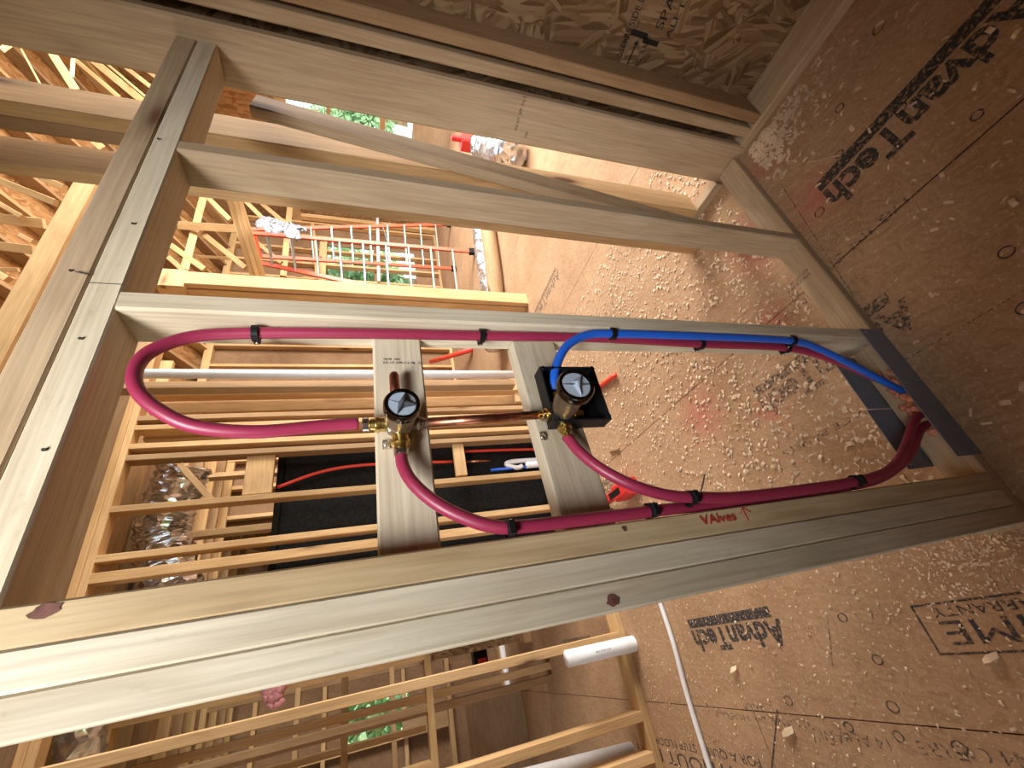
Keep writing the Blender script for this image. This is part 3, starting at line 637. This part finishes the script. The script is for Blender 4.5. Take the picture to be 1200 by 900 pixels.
# ------------------------------------------------------------------ tools on the floor
t = thing('tool_battery', 'red tool case on the floor beyond the tray valve', 'tool', (.62, 2.0, 0))
a = PZ(745, 566, 0)
box('shell', t, a.x - .06, a.x + .03, a.y - .02, a.y + .12, 0, .09, TOOL, .012); box('grip', t, a.x - .03, a.x + .02, a.y + .12, a.y + .26, .03, .07, TOOL, .008)
box('label_plate', t, a.x - .035, a.x + .0, a.y + .04, a.y + .16, .0905, .0925, DARK)
t = thing('cordless_drill', 'dark cordless drill lying beside the red tool case', 'tool', (.55, 2.15, 0))
a = PZ(722, 598, 0)
tube('drill_body', t, [(a.x - .05, a.y - .02, .06), (a.x + .01, a.y + .03, .07), (a.x + .06, a.y + .06, .07), (a.x + .11, a.y + .08, .07)], [.03, .045, .045, .028], DIALD, smoothp=False)
box('drill_grip', t, a.x - .02, a.x + .02, a.y + .02, a.y + .12, .0, .05, BLACK, .008); box('drill_battery', t, a.x + .02, a.x + .07, a.y + .10, a.y + .18, 0, .06, TOOL, .008)
lathe('drill_chuck', t, (a.x + .11, a.y + .08, .07), (1, .3, 0), [(0, .024), (.03, .018), (.045, .006)], STEEL, 16)
tag(bar('long_nail', None, PZ(820, 583, .004), PZ(826, 556, .06), .006, .006, (0, 0, 1), NAIL), 'dark spike sticking up near the tubes on the triple stud', 'nail')
tag(bar('wood_scrap', None, PZ(714, 529, .006), PZ(726, 526, .006), .018, .01, (0, 0, 1), BROWN), 'small dark scrap lying on the floor below the tray', 'scrap')
tag(bar('wood_sliver', None, PZ(946, 191, .003), PZ(984, 182, .003), .006, .004, (0, 0, 1), CHIP), 'pale splinter of wood on the dark floor beside the shavings pile', 'splinter')
t2 = thing('tool_bag', 'black and red tool hanging high behind the triple stud, left room', 'tool', tuple(PY(560, 765, 4.6)))
a = PY(561, 763, 4.6); box('shell', t2, a.x - .12, a.x + .05, 4.55, 4.7, a.z - .07, a.z + .06, BLACK, .02); box('shell_front', t2, a.x - .14, a.x - .06, 4.53, 4.55, a.z - .05, a.z + .03, TOOL, .01)
box('support_block', wfl, a.x - .3, a.x - .14, 4.55, 4.7, 0, a.z - .08, WARM) if False else None

# ------------------------------------------------------------------ big step ladder
ld = thing('step_ladder', 'tall orange step ladder with aluminium treads seen between the studs', 'ladder', (5.2, 4.1, 0))
F1, F3 = PZ(527, 263, .02), PZ(533, 315, .02); F2 = PZ(555, 295, .02); F4 = F2 + (F3 - F1)
top = Vector((0, 0, 3.0)); mid = (F1 + F2 + F3 + F4) / 4
w = (F3 - F1) * .30
T1 = Vector((5.45, 4.05, 2.86)); T2 = T1 + Vector((-.12, -.06, 0)); 
T1 = PY(292, 269, 4.1); T3 = PY(300, 300, 4.35); T2 = PY(292, 273, 3.95); T4 = PY(300, 307, 4.2)
for f, t in ((F1, T1), (F3, T3), (F2, T2), (F4, T4)):
    bar('rail', ld, f, t, .06, .025, (1, 0, 0), RAIL); bar('foot', ld, f - Vector((0, 0, .02)), f + (t - f).normalized() * .06, .09, .05, (1, 0, 0), BLACK)
for a0, a1, b0, b1, n in ((F1, T1, F3, T3, 10), (F2, T2, F4, T4, 9)):
    for k in range(1, n + 1):
        s = k / (n + .7); bar('tread', ld, a0.lerp(a1, s), b0.lerp(b1, s), .05 if n == 10 else .032, .022, (1, 0, 0), ALU)
bar('top_cap', ld, (T1 + T2) / 2, (T3 + T4) / 2, .30, .06, (1, 0, 0), RAIL)
bar('spreader', ld, F1.lerp(T1, .4), F2.lerp(T2, .4), .02, .008, (0, 1, 0), ALU); bar('spreader', ld, F3.lerp(T3, .4), F4.lerp(T4, .4), .02, .008, (0, 1, 0), ALU)
rw = random.Random(4); vs = []; fs = []; n = 26; c0, c1 = PY(312, 270, 3.8), PY(362, 284, 3.8)
for i in range(n + 1):
    p = c0.lerp(c1, i / n)
    for j in range(9):
        a = j / 8 * 2.6 - .2; q = .11 + .035 * math.sin(i * 1.3 + j) + rw.uniform(-.008, .008)
        vs.append(p + Vector((q * math.cos(a) * 1.2, -.06 - .02 * rw.random() - .05 * math.sin(a), q * math.sin(a) * .6 + .04 * math.sin(i * .8))))
for i in range(n):
    for j in range(8): fs.append((i * 9 + j, i * 9 + j + 1, i * 9 + j + 10, i * 9 + j + 9))
tag(mesh('plastic_wrap', vs, fs, WRAP, None, smooth=True), 'crumpled grey plastic sheet hung over the ladder top', 'sheet')

# ducts on the far floor
duct('foil_duct', 'silver flexible duct lying on the far floor left of the chip-strewn area', [PZ(563, 255, .1), PZ(567, 290, .1), PZ(573, 330, .1), PZ(577, 370, .1), PZ(580, 410, .1)], .105, seed=6, amp=.05)
tag(tube('round_duct', None, [PZ(563, 255, .1) + Vector((.05, -.17, -.01)), PZ(573, 330, .1) + Vector((0, -.17, -.01)), PZ(580, 410, .1) + Vector((0, -.17, -.01))], .085, BROWN), 'brown wrapped duct alongside the silver flexible duct', 'duct')
duct('foil_duct', 'silver flexible duct with open round end in the bright slot near the top', [PZ(566, 172, .1), PZ(580, 176, .14), PZ(600, 182, .15)], .15, seed=9, amp=.07)
t = thing('red_fitting', 'small red tool standing beside the open duct end in the bright slot', 'tool', tuple(PZ(559, 165, 0)))
a = PZ(560, 166, 0); box('shell', t, a.x - .1, a.x + .12, a.y - .05, a.y + .12, 0, .22, TOOL, .02); box('grip', t, a.x - .03, a.x + .03, a.y - .02, a.y + .04, .22, .34, TOOL, .01)

# ------------------------------------------------------------------ roof, trusses, far outer walls
rf = thing('roof', 'orange lit roof deck with rafters and truss webs above the far room', 'roof', (4, 3, 4), kind='structure')
def roofz(y): return 2.85 + (7.3 - y) * .45
for i in range(5):
    for j in range(9):
        x0 = 1.62 + i * 1.22; y0 = -2.6 + j * 1.22; za, zb = roofz(y0 + .003), roofz(y0 + 1.217)
        V = [(x0 + .003, y0 + .003, za), (x0 + 1.217, y0 + .003, za), (x0 + 1.217, y0 + 1.217, zb), (x0 + .003, y0 + 1.217, zb)]
        V = V + [(a, b, c + .014) for a, b, c in V]
        mesh('deck_panel', V, [(0, 1, 2, 3), (7, 6, 5, 4), (0, 4, 5, 1), (1, 5, 6, 2), (2, 6, 7, 3), (3, 7, 4, 0)], DECK, rf)
box('deck_panel', rf, -4.5, 1.62, -2.6, 7.8, 5.2, 5.22, DECK, .001)
for k in range(14):
    x = 1.75 + k * .42
    bar('rafter', rf, (x, -.5, roofz(-.5) - .08), (x, 7.25, roofz(7.25) - .08), .14, .04, (0, 0, 1), BROWN if k % 3 else WARM)
tw = thing('roof_truss', 'web members of the roof trusses lit orange beyond the front wall', 'truss', (3, 3.5, 2.8))
def tstick(p0, y0, p1, y1, w, t=.038, m=WARM, name='web'):
    a, b = PY(*p0, y0), PY(*p1, y1); bar(name, tw, a, b, w, t, ray((p0[0] + p1[0]) / 2, (p0[1] + p1[1]) / 2).cross(b - a), m)
for s in [
    ((238, 232), 4.40, (216, 316), 4.40, .085), ((242, 230), 4.20, (270, 258), 4.20, .06), ((208, 264), 4.30, (276, 268), 4.30, .10), ((238, 274), 4.40, (288, 314), 4.40, .065),
    ((201, 288), 4.00, (240, 316), 4.00, .06), ((198, 302), 4.00, (216, 318), 4.00, .05), ((226, 300), 4.80, (272, 303), 4.80, .04), ((288, 236), 4.50, (324, 272), 4.50, .06),
    ((306, 238), 4.70, (337, 264), 4.70, .06), ((340, 240), 5.00, (332, 324), 5.00, .085), ((300, 283), 4.60, (330, 308), 4.60, .05), ((366, 262), 5.40, (372, 324), 5.40, .06),
    ((190, 240), 4.80, (220, 262), 4.80, .05), ((60, 61), 2.16, (90, 108), 2.16, 0.054), ((88, 70), 2.59, (142, 116), 2.59, 0.036), ((108, 70), 2.74, (170, 121), 2.74, 0.065), ((122, 72), 2.81, (176, 118), 2.81, 0.022),
    ((146, 78), 2.88, (182, 106), 2.88, 0.043), ((168, 80), 3.02, (190, 96), 3.02, 0.036), ((86, 64), 2.45, (84, 92), 2.45, 0.029), ((0, 60), 2.16, (14, 50), 2.16, 0.036),
    ((2, 213), 2.62, (66, 238), 2.62, 0.049), ((48, 208), 2.87, (76, 220), 2.87, 0.041), ((-2, 238), 2.79, (27, 255), 2.79, 0.033), ((-4, 256), 2.87, (52, 262), 2.87, 0.074), ((-4, 288), 2.95, (40, 293), 2.95, 0.066),
    ((24, 276), 3.12, (40, 284), 3.12, 0.033), ((90, 242), 2.95, (106, 256), 2.95, 0.049), ((-4, 320), 2.79, (10, 328), 2.79, 0.041), ((70, 282), 3.28, (86, 290), 3.28, 0.041), ((110, 165), 2.62, (122, 176), 2.62, 0.057),
    ((-4, 316), 3.28, (22, 316), 3.28, 0.033), ((40, 340), 3.12, (66, 342), 3.12, 0.066), ((26, 60), 2.23, (50, 104), 2.23, 0.014)]:
    tstick(*s)
# wall with windows deep at the right (studs, sheathing, openings to the garden)
wo = thing('wall_far', 'outer wall with window openings to greenery far behind the ladder', 'stud wall', (5, 7, 0), kind='structure')
def outer(x0, x1, z0, z1): box('sheathing_panel', wo, x0, x1, 5.70, 5.72, z0, z1, FARB, .001)
outer(1.7, 5.75, 0, 3.5); outer(6.75, 7.4, 0, 3.5); outer(5.75, 6.75, 0, .45); outer(5.75, 6.75, 2.0, 3.5); outer(5.75, 6.75, 1.1, 1.2)
for i, x in enumerate([1.8 + .36 * k for k in range(16)]): box('stud', wo, x, x + .045, 5.60, 5.69, .04, 3.4 if not 5.75 < x < 6.75 else 3.4, WARM)
box('bottom_plate', wo, 1.7, 7.25, 5.60, 5.69, 0, .04, WARM); box('header', wo, 1.7, 7.25, 5.60, 5.69, 3.4, 3.5, WARM)
box('header', wo, 5.7, 6.8, 5.595, 5.598, 2.0, 2.12, WARM)
tag(tube('vent_pipe', None, [PY(442, 236, 5.3), PY(444, 330, 5.3)], .03, PVC, smoothp=False), 'white vertical-looking pipe crossing the window bay behind the ladder', 'pipe')
wl = thing('wall_far_window', 'outer wall with a small window to greenery deep in the left room', 'stud wall', (-1.5, 7.4, 0), kind='structure')
ga, gb = PY(413, 848, 7.3), PY(470, 838, 7.3)
def outl(x0, x1, z0, z1): box('sheathing_panel', wl, x0, x1, 7.40, 7.42, z0, z1, FARB, .001)
outl(-4.2, -.75, 0, 5.0); outl(-.25, 2.6, 0, 5.0); outl(-.75, -.25, 0, gb.z - .12); outl(-.75, -.25, ga.z + .1, 5.0)
for k in range(12): x = -4 + k * .46; box('stud', wl, x, x + .04, 7.30, 7.39, 0, 2.7, WARM) if not -.75 < x < -.25 else None
for z in (.9, 1.25, 1.9, 2.7): box('plate', wl, -4.2, 1.69, 7.29, 7.38, z, z + .05, WARM) if z in (.9, 1.9, 2.7) else None
we = thing('wall_far_right', 'wide open garage side with posts, bright daylight beyond', 'stud wall', (7.3, 3, 0), kind='structure')
box('top_plate', we, 7.25, 7.35, -2.5, 7.4, 2.45, 2.6, WARM)
for y in (-.4, 1.0, 2.3, 4.35, 5.5): box('post', we, 7.25, 7.34, y, y + .09, 0, 2.45, WARM)
box('sheathing_panel', we, 7.36, 7.38, 4.4, 5.72, 0, 3.5, OSB, .001); box('sheathing_panel', we, 7.36, 7.38, -2.6, 5.72, 2.6, 7.2, DECK, .001)
box('rail', we, 7.26, 7.30, 2.39, 4.35, 1.05, 1.13, BROWN); box('rail', we, 7.26, 7.30, 2.39, 4.35, 1.85, 1.90, BROWN); box('knee_board', we, 7.30, 7.33, 2.39, 4.35, .0, .62, SPRUCE)
tag(box('driveway', None, 7.5, 30, -12, 16, -.6, -.45, WHITE), 'pale sunlit paving outside the open side', 'ground', kind='structure')
# outdoors
gd = tag(mesh('ground', [(-60, -60, -.6), (60, -60, -.6), (60, 60, -.6), (-60, 60, -.6)], [(0, 1, 2, 3)], GRASS), 'green lawn outside the house', 'ground', kind='structure')
def tree(x, y, h, seed, lab, g='trees and bushes outside'):
    rnd = random.Random(seed); t = thing('leafy_tree', lab, 'tree', (x, y, -.6), g)
    tube('trunk', t, [(x, y, -.6), (x + .1, y, h * .5), (x, y, h)], .12, BROWN)
    vs = []; fs = []
    for k in range(1500):
        a = rnd.uniform(0, 6.28); e = rnd.uniform(-1, 1); r = h * .48 * rnd.random() ** .4
        c = Vector((x + r * math.cos(a) * math.sqrt(1 - e * e), y + r * math.sin(a) * math.sqrt(1 - e * e), h * .55 + e * r * 1.15))
        u = Vector([rnd.gauss(0, 1) for _ in range(3)]).normalized() * .13; v = u.cross(Vector([rnd.gauss(0, 1) for _ in range(3)])).normalized() * .08
        b = len(vs); vs += [c - u, c + v, c + u, c - v]; fs.append((b, b + 1, b + 2, b + 3))
    mesh('foliage', vs, fs, GREEN, t)
for i, (x, y, h, lab) in enumerate(((8.0, 8.6, 2.6, 'leafy tree seen through the window behind the ladder'), (11.5, 11.0, 4.2, 'taller leafy tree behind the ladder window'), (-.9, 10.5, 2.8, 'leafy tree seen through the left room window'), (19, 9.3, 2.6, 'leafy tree in the bright slot, nearest the post'), (28, 14.0, 4.2, 'leafy tree deep in the bright slot near the top'))):
    tree(x, y, h, i, lab)

# ------------------------------------------------------------------ shavings and dust
def flakes(name, label, n, gen, seed, smin=.004, smax=.013):
    rnd = random.Random(seed); vs = []; fs = []
    for _ in range(n):
        x, y = gen(rnd); z = .0015; a = rnd.uniform(0, 6.28); L = rnd.uniform(smin, smax); w = L * rnd.uniform(.25, .6); c, s = math.cos(a), math.sin(a)
        h = L * rnd.uniform(.1, .6); tilt = rnd.uniform(-.4, .4) * w; b = len(vs)
        for u, zz in ((-L, z), (-L * .3, z + h), (L * .4, z + h * .9), (L, z + h * .2)):
            for v in (-w, w): vs.append((x + u * c - v * s, y + u * s + v * c, max(.0006, zz + (tilt if v > 0 else -tilt * .3) * .5)))
        for k in range(3): fs.append((b + 2 * k, b + 2 * k + 2, b + 2 * k + 3, b + 2 * k + 1))
    o = mesh(name, vs, fs, CHIP, None); return tag(o, label, 'shavings', kind='stuff')
def g_far(r):
    while True:
        x, y = r.uniform(.05, 1.9), r.uniform(.72, 3.6)
        if r.random() < math.exp(-((y - .95) / 1.2) ** 2) : return x, y
flakes('wood_shavings', 'pale drill shavings scattered on the lit floor beyond the bottom plate', 4200, g_far, 1, .002, .011)
flakes('wood_shavings', 'pale wood shavings heaped in the dark corner by the side wall', 420, lambda r: (1.43 - abs(r.gauss(0, .085)), .56 - abs(r.gauss(0, .12))), 2, .004, .012)
flakes('wood_shavings', 'few large pale shavings strewn over the dark near floor', 170, lambda r: (r.uniform(.2, 1.42), r.uniform(-.3, .58)), 3, .003, .011)
flakes('wood_shavings', 'sawdust crumbs on the left part of the floor around the panel stamp', 1600, lambda r: (r.uniform(-1.0, .02), r.uniform(.55, 2.5)), 4, .0015, .0065)
flakes('wood_shavings', 'sawdust spread near the foot of the triple stud on the open side', 900, lambda r: (r.gauss(-.03, .07), r.gauss(.72, .12)), 7, .0015, .005)
# spray of red marking paint by the plate

blob('insulation_wad', 'pink insulation wad stuffed between the studs of the left room', 'insulation', [PY(322 + rr.uniform(-8, 8), 812 + rr.uniform(-14, 14), 3.44) for _ in range(14)], PINK, .035, 5)
for (px, py, L, lab) in ((925, 857, .03, 'large white wood chip on the floor at the lower edge, right of the thin tube'), (861, 784, .022, 'curled pale chip below the left end of the panel stamp lettering'), (1163, 770, .02, 'pale chip on the lower border of the framed stamp')):
    a = PZ(px, py, .0)
    vs = [(-L, -.3 * L, .001), (-L * .8, .3 * L, .006), (0, -.4 * L, .012), (.1 * L, .35 * L, .016), (L, -.2 * L, .006), (L * 1.1, .2 * L, .010)]
    vs = vs + [(x, y, z + .0015) for x, y, z in vs]
    tag(mesh('wood_chip', vs, [(0, 2, 3, 1), (2, 4, 5, 3), (7, 9, 8, 6), (9, 11, 10, 8), (0, 1, 7, 6), (5, 4, 10, 11), (1, 3, 9, 7), (3, 5, 11, 9), (2, 0, 6, 8), (4, 2, 8, 10)], CHIP, None, Matrix.Translation(a) @ Matrix.Rotation(1.9, 4, 'Z')), lab, 'wood chip', 'large chips on the floor')
text('ink_lettering', wr, 'KD HT  SPF  No.2', (1.4455, .66, .93), (0, -1, 0), (0, 0, 1), .014, INKD)
text('ink_lettering', wr, '1046', (1.4455, .68, .89), (0, -1, 0), (0, 0, 1), .012, INKD)

for px, py, w, m in ((612, 770, .035, PALE), (616, 783, .05, WARM), (620, 797, .05, BROWN)):
    a = PY(px, py, 3.9); box('stud', wfl, a.x - w, a.x, 3.9, 3.99, .0, 2.75, m)
a, b = PY(553, 900, 4.85), PY(588, 812, 4.85); tag(box('plywood_sheet', None, min(a.x, b.x) - .3, max(a.x, b.x), 4.85, 4.87, 0.0, max(a.z, b.z), SPRUCE), 'pale board standing upright deep in the left room beside the plywood corner', 'board')
a, b = PY(472, 866, 7.2), PY(531, 824, 7.2); box('dark_board', wl, a.x, b.x, 7.2, 7.22, b.z, a.z, BROWN)
